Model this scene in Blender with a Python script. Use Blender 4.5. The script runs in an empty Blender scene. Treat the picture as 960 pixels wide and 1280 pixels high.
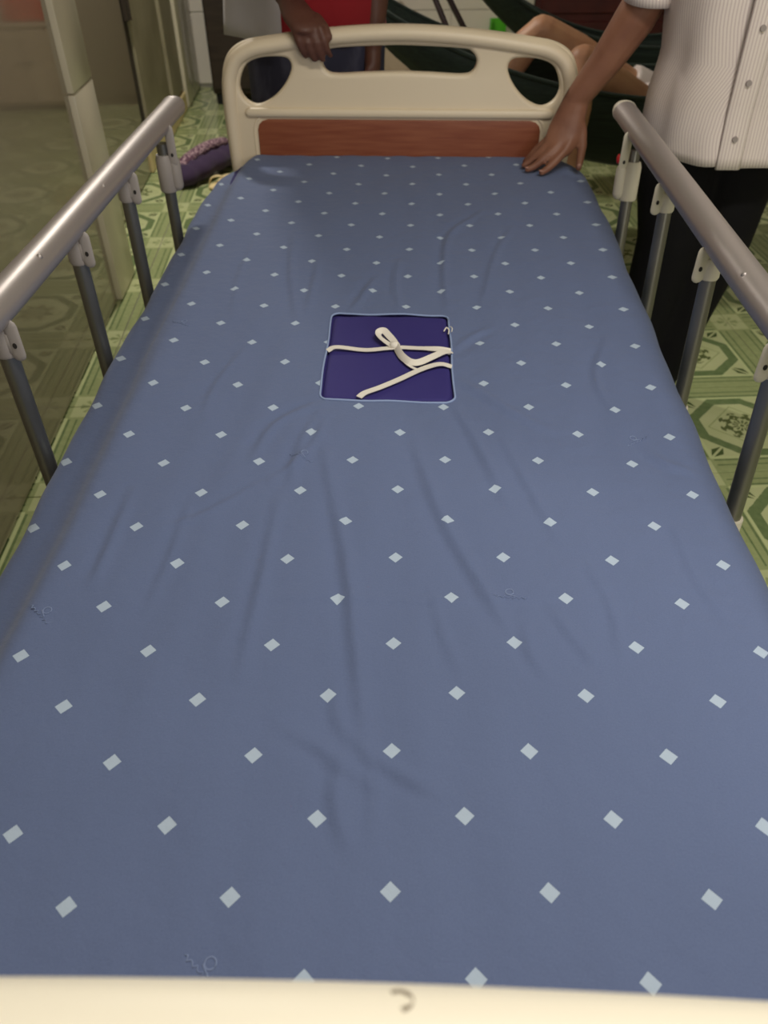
import bpy, bmesh, math, random
import numpy as np
from mathutils import Vector, Matrix
random.seed(4); rng = np.random.default_rng(7)
SC = bpy.context.scene; COL = SC.collection
PI = math.pi
def rad(a): return a*PI/180

# ------------------------------------------------------------------ camera
CAM_POS = (.018, 0.0, 1.2); PITCH = 40.83; YAW = 1.5; FPX = 961.0
cd = bpy.data.cameras.new('camera'); cam = bpy.data.objects.new('camera', cd); COL.objects.link(cam)
cd.sensor_fit = 'VERTICAL'; cd.sensor_height = 36.0; cd.sensor_width = 27.0
cd.lens = FPX/1280*36.0; cd.clip_start = .01
cam.location = CAM_POS; cam.rotation_euler = (rad(90-PITCH), 0, rad(YAW))
cd.dof.use_dof = True; cd.dof.focus_distance = .95; cd.dof.aperture_fstop = cd.lens/4.2
SC.camera = cam

# ------------------------------------------------------------------ world, lamps, exposure
w = bpy.data.worlds.new('world'); SC.world = w; w.use_nodes = True
w.node_tree.nodes['Background'].inputs[0].default_value = (.9, .92, 1, 1)
w.node_tree.nodes['Background'].inputs[1].default_value = .05
SC.view_settings.view_transform = 'Standard'; SC.view_settings.look = 'None'
SC.view_settings.gamma = 1; SC.view_settings.use_curve_mapping = False
SC.view_settings.exposure = 0.0
ROOM_A = rad(4.8)                                    # the room is turned a little against the bed
CA, SA = math.cos(ROOM_A), math.sin(ROOM_A)
def rw(x, y, z=0): return (x*CA - y*SA, x*SA + y*CA, z)   # room -> world
LAMPS = [  # room x, y, z, power, length
    (.62, .40, 2.22, 22.5, .9),
    (-.64, 3.56, 2.38, 36, .22),
]
for lx, ly, lz, pw, ln in LAMPS:
    ld = bpy.data.lights.new('tube_light', 'AREA'); ld.shape = 'RECTANGLE'; ld.size = .12; ld.size_y = ln
    ld.energy = pw; ld.color = (1, .95, .87)
    lo = bpy.data.objects.new('tube_light', ld); COL.objects.link(lo)
    lo.location = rw(lx, ly, lz); lo.rotation_euler = (0, 0, ROOM_A+PI/2)

wd = bpy.data.lights.new('front_fill', 'AREA'); wd.shape = 'RECTANGLE'; wd.size = 1.0; wd.size_y = 1.1; wd.energy = 21; wd.color = (1, .97, .93)
wo = bpy.data.objects.new('front_fill', wd); COL.objects.link(wo)       # added soft fill from behind the camera, brightens upright faces
wo.location = rw(.9, -1.52, 1.5); wo.rotation_euler = (rad(90), 0, ROOM_A)

# ------------------------------------------------------------------ tagging and mesh helpers
def tag(o, label=None, cat=None, group=None, kind=None):
    for k, v in (('label', label), ('category', cat), ('group', group), ('kind', kind)):
        if v: o[k] = v
    return o
def wloc(o):
    l = Vector((0, 0, 0))
    while o: l += o.location; o = o.parent
    return l
def empty(name, loc, label=None, cat=None, group=None):
    o = bpy.data.objects.new(name, None); COL.objects.link(o); o.location = loc; o.empty_display_size = .1
    return tag(o, label, cat, group)
def obj(name, V, F, mat, parent=None, smooth=True, sharp=None, uv=None):
    V = np.asarray(V, float)
    if parent is not None: V = V - np.array(wloc(parent))
    me = bpy.data.meshes.new(name); me.from_pydata(V.tolist(), [], [list(f) for f in F])
    me.validate(); me.update()
    bm = bmesh.new(); bm.from_mesh(me); bmesh.ops.recalc_face_normals(bm, faces=bm.faces); bm.to_mesh(me); bm.free()
    if smooth:
        me.polygons.foreach_set('use_smooth', [True]*len(me.polygons))
        if sharp: me.set_sharp_from_angle(angle=rad(sharp))
    if mat is not None: me.materials.append(mat)
    if uv is not None:
        l = me.uv_layers.new(name='pattern')
        vi = np.zeros(len(me.loops), int); me.loops.foreach_get('vertex_index', vi)
        l.data.foreach_set('uv', np.asarray(uv)[vi].astype(np.float32).ravel())
    o = bpy.data.objects.new(name, me); COL.objects.link(o)
    if parent is not None: o.parent = parent
    return o
def join(*ms):
    V = []; F = []
    for v, f in ms:
        k = len(V); V += [tuple(p) for p in v]; F += [tuple(i+k for i in q) for q in f]
    return V, F
def xf(m, fn): return [fn(*p) for p in m[0]], m[1]
def ROOM(m): return xf(m, rw)
def box(x0, y0, z0, x1, y1, z1, b=0.0, seg=1):
    bm = bmesh.new(); bmesh.ops.create_cube(bm, size=1)
    for v in bm.verts: v.co = ((x0+x1)/2+v.co.x*(x1-x0), (y0+y1)/2+v.co.y*(y1-y0), (z0+z1)/2+v.co.z*(z1-z0))
    if b: bmesh.ops.bevel(bm, geom=bm.edges[:], offset=b, segments=seg, affect='EDGES', profile=.5)
    bm.verts.ensure_lookup_table()
    for i, v in enumerate(bm.verts): v.index = i
    r = [tuple(v.co) for v in bm.verts], [tuple(v.index for v in f.verts) for f in bm.faces]
    bm.free(); return r
def tube(P, R, n=12, ref=None, cap='round'):
    """swept tube; R per point: r or (ra, rb) where ra lies along ref-ish side axis"""
    P = [Vector(p) for p in P]; R = [(r, r) if not isinstance(r, (tuple, list)) else tuple(r) for r in R]
    if cap == 'round':
        d0 = (P[0]-P[1]).normalized(); d1 = (P[-1]-P[-2]).normalized()
        def dome(p, d, r):
            m = max(r); return [(p+d*m*math.sin(a), (r[0]*math.cos(a), r[1]*math.cos(a))) for a in (rad(32), rad(62), rad(82))]
        h = dome(P[0], d0, R[0])[::-1]; t = dome(P[-1], d1, R[-1])
        P = [x[0] for x in h]+P+[x[0] for x in t]; R = [x[1] for x in h]+R+[x[1] for x in t]
    V = []; F = []; side = None
    for i, p in enumerate(P):
        a = P[max(0, i-1)]; b = P[min(len(P)-1, i+1)]; t = (b-a).normalized()
        if side is None:
            r = Vector(ref) if ref is not None else (Vector((0, 0, 1)) if abs(t.z) < .9 else Vector((1, 0, 0)))
            side = (r - t*r.dot(t)).normalized()
        else: side = (side - t*side.dot(t)).normalized()
        up = t.cross(side)
        for k in range(n):
            c = 2*PI*k/n; V.append(tuple(p+side*(R[i][0]*math.cos(c))+up*(R[i][1]*math.sin(c))))
    m = len(P)
    for i in range(m-1):
        for k in range(n):
            F.append((i*n+k, i*n+(k+1) % n, (i+1)*n+(k+1) % n, (i+1)*n+k))
    F.append(tuple(range(n))[::-1]); F.append(tuple((m-1)*n+k for k in range(n)))
    return V, F
def ball(c, r, n=14, m=9, rot=None):
    r = (r, r, r) if not isinstance(r, (tuple, list)) else r
    V = []; F = []; M = rot or Matrix.Identity(3); c = Vector(c)
    V.append(tuple(c+M@Vector((0, 0, r[2]))))
    for i in range(1, m):
        a = PI*i/m
        for k in range(n):
            b = 2*PI*k/n
            V.append(tuple(c+M@Vector((r[0]*math.sin(a)*math.cos(b), r[1]*math.sin(a)*math.sin(b), r[2]*math.cos(a)))))
    V.append(tuple(c+M@Vector((0, 0, -r[2]))))
    for k in range(n): F.append((0, 1+k, 1+(k+1) % n))
    for i in range(m-2):
        for k in range(n): F.append((1+i*n+k, 1+(i+1)*n+k, 1+(i+1)*n+(k+1) % n, 1+i*n+(k+1) % n))
    e = len(V)-1
    for k in range(n): F.append((e, 1+(m-2)*n+(k+1) % n, 1+(m-2)*n+k))
    return V, F
def smooth_path(P, k=6):
    """Catmull-Rom through P"""
    P = [np.array(p, float) for p in P]; Q = [2*P[0]-P[1]]+P+[2*P[-1]-P[-2]]; out = []
    for i in range(1, len(Q)-2):
        for j in range(k):
            t = j/k; a, b, c, d = Q[i-1:i+3]
            out.append(.5*((2*b)+(-a+c)*t+(2*a-5*b+4*c-d)*t*t+(-a+3*b-3*c+d)*t**3))
    out.append(P[-1]); return [tuple(p) for p in out]
def closed_path(P, k=8):
    P = [np.array(p, float) for p in P]; n = len(P); out = []
    for i in range(n):
        a, b, c, d = P[i-1], P[i], P[(i+1) % n], P[(i+2) % n]
        for j in range(k):
            t = j/k
            out.append(tuple(.5*((2*b)+(-a+c)*t+(2*a-5*b+4*c-d)*t*t+(-a+3*b-3*c+d)*t**3)))
    return out
def fused(name, parts, mat, parent, voxel=.005, it=3, f=.5):
    """several closed shapes grown into one continuous surface"""
    V, F = join(*parts); o = obj(name, V, F, None, parent)
    r = o.modifiers.new('r', 'REMESH'); r.mode = 'VOXEL'; r.voxel_size = voxel; r.use_smooth_shade = True
    s = o.modifiers.new('s', 'SMOOTH'); s.factor = f; s.iterations = it
    dg = bpy.context.evaluated_depsgraph_get(); dg.update()
    me = bpy.data.meshes.new_from_object(o.evaluated_get(dg), depsgraph=dg)
    o.modifiers.clear(); old = o.data; o.data = me; bpy.data.meshes.remove(old); me.name = name
    me.materials.clear(); me.materials.append(mat)
    me.polygons.foreach_set('use_smooth', [True]*len(me.polygons))
    return o
def plate(name, loops, thick, bevel, mat, parent, fn, seg=3):
    """flat board from a closed outline and holes (2D), given depth and rounded edges"""
    c = bpy.data.curves.new('tmp', 'CURVE'); c.dimensions = '2D'; c.fill_mode = 'BOTH'
    c.extrude = thick/2-bevel; c.bevel_depth = bevel; c.bevel_resolution = seg; c.offset = -bevel
    for L in loops:
        s = c.splines.new('POLY'); s.points.add(len(L)-1); s.use_cyclic_u = True
        for p, q in zip(s.points, L): p.co = (q[0], q[1], 0, 1)
    o = bpy.data.objects.new('tmp', c); COL.objects.link(o)
    dg = bpy.context.evaluated_depsgraph_get(); dg.update()
    me = bpy.data.meshes.new_from_object(o.evaluated_get(dg), depsgraph=dg)
    V = [fn(v.co.x, v.co.y, v.co.z) for v in me.vertices]; F = [tuple(p.vertices) for p in me.polygons]
    bpy.data.objects.remove(o); bpy.data.curves.remove(c); bpy.data.meshes.remove(me)
    bm = bmesh.new(); bv = [bm.verts.new(v) for v in V]
    for f in F:
        try: bm.faces.new([bv[i] for i in f])
        except ValueError: pass
    bmesh.ops.remove_doubles(bm, verts=bm.verts, dist=1e-5)
    for i, v in enumerate(bm.verts): v.index = i
    V = [tuple(v.co) for v in bm.verts]; F = [tuple(v.index for v in f.verts) for f in bm.faces]; bm.free()
    return obj(name, V, F, mat, parent, sharp=40)

# ------------------------------------------------------------------ materials
def lin(r, g, b):
    f = lambda c: (c/255/12.92 if c/255 <= .04045 else ((c/255+.055)/1.055)**2.4)
    return (f(r), f(g), f(b), 1)
class S:
    """a socket one can calculate with"""
    def __init__(s, nt, k): s.nt = nt; s.k = k
    def _m(s, op, *a):
        n = s.nt.nodes.new('ShaderNodeMath'); n.operation = op
        for i, v in enumerate((s,)+a):
            if isinstance(v, S): s.nt.links.new(v.k, n.inputs[i])
            else: n.inputs[i].default_value = v
        return S(s.nt, n.outputs[0])
    def __add__(s, o): return s._m('ADD', o)
    def __sub__(s, o): return s._m('SUBTRACT', o)
    def __mul__(s, o): return s._m('MULTIPLY', o)
    def __lt__(s, o): return s._m('LESS_THAN', o)
    def __gt__(s, o): return s._m('GREATER_THAN', o)
    def abs(s): return s._m('ABSOLUTE')
    def max(s, o): return s._m('MAXIMUM', o)
    def min(s, o): return s._m('MINIMUM', o)
    def round(s): return s._m('ROUND')
    def frac(s): return s._m('FRACT')
    def sin(s): return s._m('SINE')
    def atan2(s, o): return s._m('ARCTAN2', o)
    def sqrt(s): return s._m('SQRT')
    def inv(s): return (s*-1)+1
def mat(name, color, rough=.6, metal=0.0, spec=.5, sheen=0, coat=0, bump=0, bscale=200, ior=1.5):
    m = bpy.data.materials.new(name); m.use_nodes = True; nt = m.node_tree; b = nt.nodes['Principled BSDF']
    b.inputs['Base Color'].default_value = color; b.inputs['Roughness'].default_value = rough
    b.inputs['Metallic'].default_value = metal; b.inputs['IOR'].default_value = ior
    b.inputs['Specular IOR Level'].default_value = spec
    if sheen: b.inputs['Sheen Weight'].default_value = sheen; b.inputs['Sheen Roughness'].default_value = .5
    if coat: b.inputs['Coat Weight'].default_value = coat; b.inputs['Coat Roughness'].default_value = .1
    if bump:
        t = nt.nodes.new('ShaderNodeTexCoord'); n = nt.nodes.new('ShaderNodeTexNoise'); n.inputs['Scale'].default_value = bscale
        n.inputs['Detail'].default_value = 3
        nt.links.new(t.outputs['Object'], n.inputs['Vector']); bp = nt.nodes.new('ShaderNodeBump'); bp.inputs['Strength'].default_value = bump
        bp.inputs['Distance'].default_value = .002
        nt.links.new(n.outputs[0], bp.inputs['Height']); nt.links.new(bp.outputs[0], b.inputs['Normal'])
    return m
def bsdf(m): return m.node_tree.nodes['Principled BSDF']
def vary(m, c2, scale=4, stretch=(1, 1, 1), lo=.35, hi=.65, detail=4):
    """a second colour mottled in by noise"""
    nt = m.node_tree; b = bsdf(m); t = nt.nodes.new('ShaderNodeTexCoord'); mp = nt.nodes.new('ShaderNodeMapping')
    mp.inputs['Scale'].default_value = stretch; n = nt.nodes.new('ShaderNodeTexNoise'); n.inputs['Scale'].default_value = scale
    n.inputs['Detail'].default_value = detail
    r = nt.nodes.new('ShaderNodeMapRange'); r.inputs[1].default_value = lo; r.inputs[2].default_value = hi
    mx = nt.nodes.new('ShaderNodeMix'); mx.data_type = 'RGBA'
    nt.links.new(t.outputs['Object'], mp.inputs[0]); nt.links.new(mp.outputs[0], n.inputs['Vector'])
    nt.links.new(n.outputs[0], r.inputs[0]); nt.links.new(r.outputs[0], mx.inputs[0])
    mx.inputs[6].default_value = b.inputs['Base Color'].default_value; mx.inputs[7].default_value = c2
    nt.links.new(mx.outputs[2], b.inputs['Base Color']); return m
def mixc(nt, fac, a, b):
    mx = nt.nodes.new('ShaderNodeMix'); mx.data_type = 'RGBA'
    nt.links.new(fac.k, mx.inputs[0])
    for i, v in ((6, a), (7, b)):
        if isinstance(v, (tuple, list)): mx.inputs[i].default_value = v
        else: nt.links.new(v, mx.inputs[i])
    return mx.outputs[2]
def coords(nt, kind='Object'):
    t = nt.nodes.new('ShaderNodeTexCoord'); s = nt.nodes.new('ShaderNodeSeparateXYZ'); nt.links.new(t.outputs[kind], s.inputs[0])
    return S(nt, s.outputs[0]), S(nt, s.outputs[1]), S(nt, s.outputs[2]), t
def noise(nt, t, scale, detail=3, kind='Object', rough=.5):
    n = nt.nodes.new('ShaderNodeTexNoise'); n.inputs['Scale'].default_value = scale; n.inputs['Detail'].default_value = detail
    n.inputs['Roughness'].default_value = rough
    nt.links.new(t.outputs[kind], n.inputs['Vector']); return S(nt, n.outputs[0])

def sheet_material():
    m = mat('sheet_cotton', lin(96, 112, 152), .85, sheen=.12, spec=.25); nt = m.node_tree; b = bsdf(m)
    p, q, _, t = coords(nt, 'UV')
    a = p+q; c = q-p
    d = (a-a.round()).abs().max((c-c.round()).abs())
    dia = d < .066
    thread = noise(nt, t, 70, 3, 'UV')
    base = mixc(nt, thread, lin(90, 103, 138), lin(102, 116, 151))
    col = mixc(nt, dia, base, lin(174, 190, 208))
    nt.links.new(col, b.inputs['Base Color'])
    bp = nt.nodes.new('ShaderNodeBump'); bp.inputs['Strength'].default_value = .55; bp.inputs['Distance'].default_value = .006
    h = noise(nt, t, 3.2, 5, 'UV', .55) + (thread*.03)
    nt.links.new(h.k, bp.inputs['Height']); nt.links.new(bp.outputs[0], b.inputs['Normal'])
    return m
def tile_material():
    m = mat('floor_tile_glaze', lin(150, 160, 110), .16, spec=.5); nt = m.node_tree; b = bsdf(m)
    x, y, z, t = coords(nt); T = .4
    x = x*(1/T); y = y*(1/T); ax = x.abs(); ay = y.abs()
    big = noise(nt, t, 9, 5); fine = noise(nt, t, 60, 3)
    light = mixc(nt, big, lin(176, 184, 130), lin(206, 210, 162))
    mid = mixc(nt, fine, lin(142, 154, 104), lin(172, 180, 128))
    dark = mixc(nt, fine, lin(88, 108, 70), lin(130, 146, 98))
    mx = ax.max(ay); mn = ax.min(ay)
    octo = mx.max((ax+ay)*.72+fine*.015)
    # edge bands with fine lines
    band = mx > .355
    col = mixc(nt, band, light, mid)
    line = ((mx-.372).abs() < .008).max((mx-.425).abs() < .006)
    col = mixc(nt, line*(mn < .34), col, dark)
    hl = ((mx-.348).abs() < .012)
    col = mixc(nt, hl*(mn < .36), col, lin(196, 204, 150))
    # octagon ring and field
    ring = ((octo-.303).abs() < .036)
    col = mixc(nt, ring*(mx < .345), col, dark)
    col = mixc(nt, ((octo-.258).abs() < .007)*(mx < .3), col, lin(196, 200, 156))
    col = mixc(nt, octo < .262, col, light)
    # diamond line frame, rosette and petals in the field
    dia = ax+ay
    col = mixc(nt, ((dia-.235).abs() < .006), col, mid)
    r = ((x*x)+(y*y)).sqrt(); th = y.atan2(x)
    pet = ((th*8).sin()*.5+.5)
    ros = ((r-.10).abs() < (pet*.028+.006)) * (fine > .42)
    ros = ros.max(((r-.045).abs() < .02)*(((th*12).sin()) > -.2)).max(r < .014)
    ros = ros.max(((r-.145).abs() < (pet*.02-.006))*(fine > .45))
    col = mixc(nt, ros, col, lin(96, 106, 64))
    # sprigs outside the panel corners, flower in the joint crossing
    cx = ax-.285; cy = ay-.285; u = cx+cy; v = (cx-cy).abs()
    leaf = (v < (u.abs()*-.5+.06)).min(u.abs() < .12)*(v > .012)
    col = mixc(nt, leaf*(mx < .36), col, lin(78, 94, 54))
    corner = mn > .36
    col = mixc(nt, corner, col, light)
    ex = ax-.5; ey = ay-.5; rr = ((ex*ex)+(ey*ey)).sqrt()
    fl = ((rr-.055).abs() < .03)*(((ey.atan2(ex)*8).sin()) > .1)
    col = mixc(nt, fl.max((mn-.362).abs() < .006)*(mn > .35), col, mid)
    nt.links.new(col, b.inputs['Base Color'])
    bp = nt.nodes.new('ShaderNodeBump'); bp.inputs['Strength'].default_value = .12; bp.inputs['Distance'].default_value = .003
    nt.links.new(((ring*.5)+big).k, bp.inputs['Height']); nt.links.new(bp.outputs[0], b.inputs['Normal'])
    return m
def shirt_material():
    m = mat('striped_shirt_cotton', lin(205, 196, 196), .85, sheen=.1); nt = m.node_tree; b = bsdf(m)
    u, v, _, t = coords(nt, 'UV')
    s = ((u*2*PI).sin()) > .35
    c = mixc(nt, s, lin(226, 214, 206), lin(204, 188, 184)); nt.links.new(c, b.inputs['Base Color']); return m
def wood_panel_material():
    m = mat('wood_veneer', lin(146, 84, 54), .5, coat=.05)
    return vary(m, lin(126, 62, 36), 9, (1, 1, 14), .3, .7, 6)

M = dict(
    sheet=sheet_material(), tile=tile_material(), shirt=shirt_material(), wood=wood_panel_material(),
    navy=mat('navy_vinyl', lin(54, 48, 112), .7, spec=.25, bump=.15, bscale=60), ribbon=mat('white_tape', lin(226, 220, 208), .8),
    piping=mat('sheet_piping', lin(140, 158, 196), .8), print=mat('pale_print', lin(120, 135, 170), .85),
    cream=mat('cream_plastic', lin(226, 210, 182), .42, bump=.05, bscale=500),
    footcream=None, beige=mat('joint_plastic', lin(214, 206, 186), .45),
    jointshade=mat('shaded_joint_plastic', lin(158, 150, 144), .45),  # joint plastic darkened for the left rail, its shade put into the colour
    beigewood=vary(mat('beige_cupboard', lin(188, 168, 146), .5), lin(176, 154, 132), 6),
    alu=mat('satin_aluminium', lin(176, 168, 164), .42, metal=.6, bump=.04, bscale=90),
    steel=mat('post_steel', lin(132, 130, 122), .34, metal=.85), frame=mat('frame_paint', lin(205, 200, 188), .45),
    black=mat('black_rubber', lin(24, 24, 24), .7), dark=mat('hole_dark', lin(40, 36, 32), .8),
    glass=mat('glossy_panel', lin(150, 138, 118), .06, spec=.7, ior=1.75, bump=.03, bscale=3),
    pil=vary(mat('pilaster_tile', lin(226, 216, 194), .25), lin(214, 204, 182), 3), wall=mat('white_wall', lin(214, 208, 196), .7),
    walltile=mat('white_glazed_tile', lin(238, 230, 216), .22), grout=mat('grout', lin(150, 146, 134), .9),
    ceil=mat('ceiling_white', lin(225, 222, 214), .9), door=vary(mat('pale_door', lin(160, 152, 126), .4), lin(142, 134, 108), 5),
    gap=mat('door_gap', lin(52, 42, 30), .8), maroon=vary(mat('maroon_paint', lin(82, 26, 22), .5), lin(68, 20, 20), 6),
    walnut=vary(mat('dark_cabinet_wood', lin(58, 46, 38), .5), lin(44, 34, 28), 7, (1, 1, 8)),
    skirting=mat('cream_skirting', lin(236, 214, 160), .5), red=mat('red_plastic', lin(200, 34, 36), .3),
    redshirt=mat('red_cotton', lin(140, 16, 28), .9, sheen=.1, bump=.2, bscale=40),
    grey=mat('grey_cotton', lin(188, 184, 188), .9, sheen=.1, bump=.2, bscale=40),
    jeans=vary(mat('navy_trousers', lin(46, 46, 66), .9, bump=.3, bscale=60), lin(74, 74, 92), 14, (2, 2, .7), .5, .75),
    blacktrouser=mat('black_trousers', lin(13, 12, 14), .85, spec=.2, bump=.2, bscale=25),
    hammock=vary(mat('green_hammock_cloth', lin(36, 50, 42), .85, sheen=.05), lin(26, 36, 31), 30, (.25, 4, 4)),
    pole=mat('dark_pole', lin(58, 40, 44), .45), lime=mat('lime_plastic', lin(92, 190, 44), .4),
    purple=mat('purple_cloth', lin(58, 40, 70), .9, sheen=.1, bump=.3, bscale=60),
    band=None, pants=mat('white_shorts', lin(212, 200, 196), .85),
    hair=mat('black_hair', lin(22, 19, 18), .6), eye=mat('eye_white', lin(225, 220, 212), .3), lips=mat('lips', lin(120, 66, 58), .5),
    button=mat('shirt_button', lin(150, 140, 136), .4), sole=mat('sandal', lin(30, 28, 28), .6), rope=mat('hammock_rope', lin(120, 112, 92), .9),
    nail=mat('finger_nail', lin(168, 124, 108), .35),
)
def skin(name, c, c2):
    m = vary(mat(name, c, .5, spec=.4, bump=.12, bscale=180), c2, 12, lo=.4, hi=.7)
    bsdf(m).inputs['Subsurface Weight'].default_value = .08; bsdf(m).inputs['Subsurface Radius'].default_value = (.01, .004, .002)
    return m
M['skinA'] = skin('skin_tan', lin(142, 98, 76), lin(124, 82, 64)); M['skinB'] = skin('skin_brown', lin(96, 62, 50), lin(84, 52, 44))
M['skinC'] = skin('skin_light_tan', lin(186, 140, 108), lin(170, 122, 94))
def woven_material():
    m = mat('woven_band', lin(190, 160, 168), .9); nt = m.node_tree; x, y, z, t = coords(nt)
    v = nt.nodes.new('ShaderNodeTexVoronoi'); v.inputs['Scale'].default_value = 130; nt.links.new(t.outputs['Object'], v.inputs['Vector'])
    c = mixc(nt, S(nt, v.outputs['Distance']) > .42, lin(205, 176, 180), lin(96, 62, 80)); nt.links.new(c, bsdf(m).inputs['Base Color']); return m
M['band'] = woven_material()
def foot_material():
    m = mat('cream_plastic_lit_worn', lin(244, 236, 216), .42); nt = m.node_tree; x, y, z, t = coords(nt)  # paler than the headboard cream: strong overhead light put into the base colour
    # a dark scuff on the top rail, shaped like a small hook
    dx = x-.021; dy = y-(.0945-1.08); r = ((dx*dx)+(dy*dy*1.3)).sqrt()
    n = noise(nt, t, 90, 2)
    hook = ((r-.0042).abs() < .0011)*((dx+dy*.6) > -.0012)*(n > .38)
    c = mixc(nt, hook, lin(244, 236, 216), lin(140, 126, 106)); nt.links.new(c, bsdf(m).inputs['Base Color']); return m
M['footcream'] = foot_material()

# ------------------------------------------------------------------ room shell (room coordinates)
RX0, RX1, RY0, RY1, RZ = -1.02, 3.2, -1.6, 5.75, 2.75
XG = -.765                                            # face of the glossy left-hand partition
def struct(name, m, mt, parent=None, sharp=30):
    o = obj(name, *ROOM(m), mt, parent, sharp=sharp)
    if parent is None: o['kind'] = 'structure'
    return o
floor = struct('floor', box(RX0-.1, RY0-.1, -.06, RX1+.1, RY1+.1, -.004), M['grout'])
tv, tf = box(-.1985, -.1985, -.0045, .1985, .1985, 0, .0012)
tm = bpy.data.meshes.new('tile'); tm.from_pydata(tv, [], tf); tm.materials.append(M['tile'])
for i in range(-6, 6):
    for j in range(-9, 11):
        cx, cy = 1.10+.4*i, 1.69+.4*j
        if cx < RX0-.1 or cx > RX1 or cy > RY1+.15 or cy < RY0: continue
        o = bpy.data.objects.new('tile', tm); COL.objects.link(o); o.location = rw(cx, cy, 0); o.rotation_euler = (0, 0, ROOM_A); o.parent = floor
struct('ceiling', box(RX0-.1, RY0-.1, RZ, RX1+.1, RY1+.1, RZ+.08), M['ceil'])
struct('wall_right', box(RX1, RY0-.1, 0, RX1+.1, RY1+.1, RZ), M['wall'])
struct('wall_front', box(RX0-.1, RY0-.1, 0, RX1, RY0, RZ), M['wall'])
wl = struct('wall_left', box(RX0-.1, RY0, 0, RX0, RY1, RZ), M['wall'])
# glossy partition panels, each proud of the wall and standing on the floor
def gpanel(y0, y1, x): struct('glossy_panel', box(RX0, y0, .004, x, y1, 2.3, .004), M['glass'], wl)
gpanel(-1.5, .55, XG); gpanel(.556, 2.56, XG); gpanel(2.80, 3.96, -.885)
for z0, z1 in ((.004, .646), (.65, 1.25), (1.254, 1.854), (1.858, 2.3)):
    struct('pilaster_tile', box(RX0, 2.565, z0, -.748, 2.795, z1, .005, 2), M['pil'], wl)
struct('header', box(RX0, -1.5, 2.304, -.735, 5.7, 2.74, .004), M['pil'], wl)
# far door in the left wall: dark gap with a hinge, grooved pale leaf
d1 = struct('door_1', box(RX0, 3.99, .11, -.90, 5.18, 2.2, .003), M['gap'])
struct('stile', box(-.905, 4.10, .11, -.885, 4.50, 2.19, .006), M['door'], d1)
struct('door_panel', box(-.905, 4.53, .11, -.893, 4.80, 2.19, .004), M['door'], d1)
struct('stile', box(-.905, 4.82, .11, -.880, 5.17, 2.19, .006), M['door'], d1)
struct('hinge', join(box(-.898, 4.03, .62, -.878, 4.12, .74, .003), tube([(-.876, 4.075, .62), (-.876, 4.075, .74)], [.007, .007], 8, cap='flat')), M['gap'], d1)
struct('baseboard_left', box(RX0, 3.97, .0, -.872, 5.18, .10, .006), M['skirting'])
struct('trim_1', join(box(RX0, 5.19, 0, -.86, 5.42, 2.6, .02, 2), box(RX0, 5.43, 0, -.86, 5.70, 2.6, .02, 2)), M['pil'])
# back wall: tiles on grout up to 1.6 m
wb = struct('wall_back', box(RX0-.1, RY1, 0, RX1+.1, RY1+.1, RZ), M['grout'])
tv, tf = box(-.299, -.006, -.1985, .299, .0, .1985, .003)
wm = bpy.data.meshes.new('wall_tile'); wm.from_pydata(tv, [], tf); wm.materials.append(M['walltile'])
for i in range(7):
    for j in range(4):
        o = bpy.data.objects.new('wall_tile', wm); COL.objects.link(o)
        o.location = rw(RX0+.30+.6*i, RY1, .22+.4*j); o.rotation_euler = (0, 0, ROOM_A); o.parent = wb
struct('plaster', box(RX0, RY1-.012, 1.6, RX1, RY1+.01, RZ), M['wall'], wb)
# maroon double door with white jamb
d2 = struct('door_2', box(1.30, RY1-.05, 0, 2.75, RY1, 2.2, .004), M['maroon'])
for x0 in (1.31, 2.035):
    for z0, z1 in ((.04, .36), (.40, 1.0), (1.05, 2.15)):
        struct('door_panel', box(x0+.03, RY1-.066, z0, x0+.68, RY1-.05, z1, .007), M['maroon'], d2)
struct('jamb', box(1.17, RY1-.075, 0, 1.295, RY1, 2.25, .01), M['wall'], d2)
w1 = struct('added_window_1', join(*[box(a, RY0, b, c, RY0+.05, d, .006) for a, b, c, d in ((.34, .89, .40, 2.11), (1.40, .89, 1.46, 2.11), (.40, .89, 1.40, .95), (.40, 2.05, 1.40, 2.11), (.88, .95, .92, 2.05))]), M['wall'])  # unseen window frame, added to go with the frontal fill light
for x0 in (.40, .92): struct('pane', box(x0, RY0+.012, .95, x0+.48, RY0+.018, 2.05), M['glass'], w1)
# ceiling tube lamps (above the picture; they light the room)
for i, (lx, ly, lz, pw, ln) in enumerate(LAMPS):
    c = rw(lx, ly, 0)
    e = empty('ceiling_lamp', (c[0], c[1], RZ), ['white hanging tube lamp above the foot of the bed', 'short white hanging tube lamp above the floor behind the headboard'][i], 'lamp', 'ceiling tube lamps')
    zt = lz+.05
    obj('housing', *ROOM(box(lx-ln/2, ly-.05, zt, lx+ln/2, ly+.05, zt+.055, .008)), M['ceil'], e, sharp=30)
    obj('tube', *ROOM(tube([(lx-ln/2+.03, ly, zt-.022), (lx+ln/2-.03, ly, zt-.022)], [.013, .013], 10)), M['ceil'], e)
    for ex in (lx-ln/2, lx+ln/2-.03): obj('end_cap', *ROOM(box(ex, ly-.02, zt-.04, ex+.03, ly+.02, zt+.002, .004)), M['ceil'], e, sharp=30)
    for ex in (lx-ln*.3, lx+ln*.3): obj('hanger', *ROOM(tube([(ex, ly, zt+.05), (ex, ly, RZ)], [.006, .006], 8, cap='flat')), M['ceil'], e, sharp=40)

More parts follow.
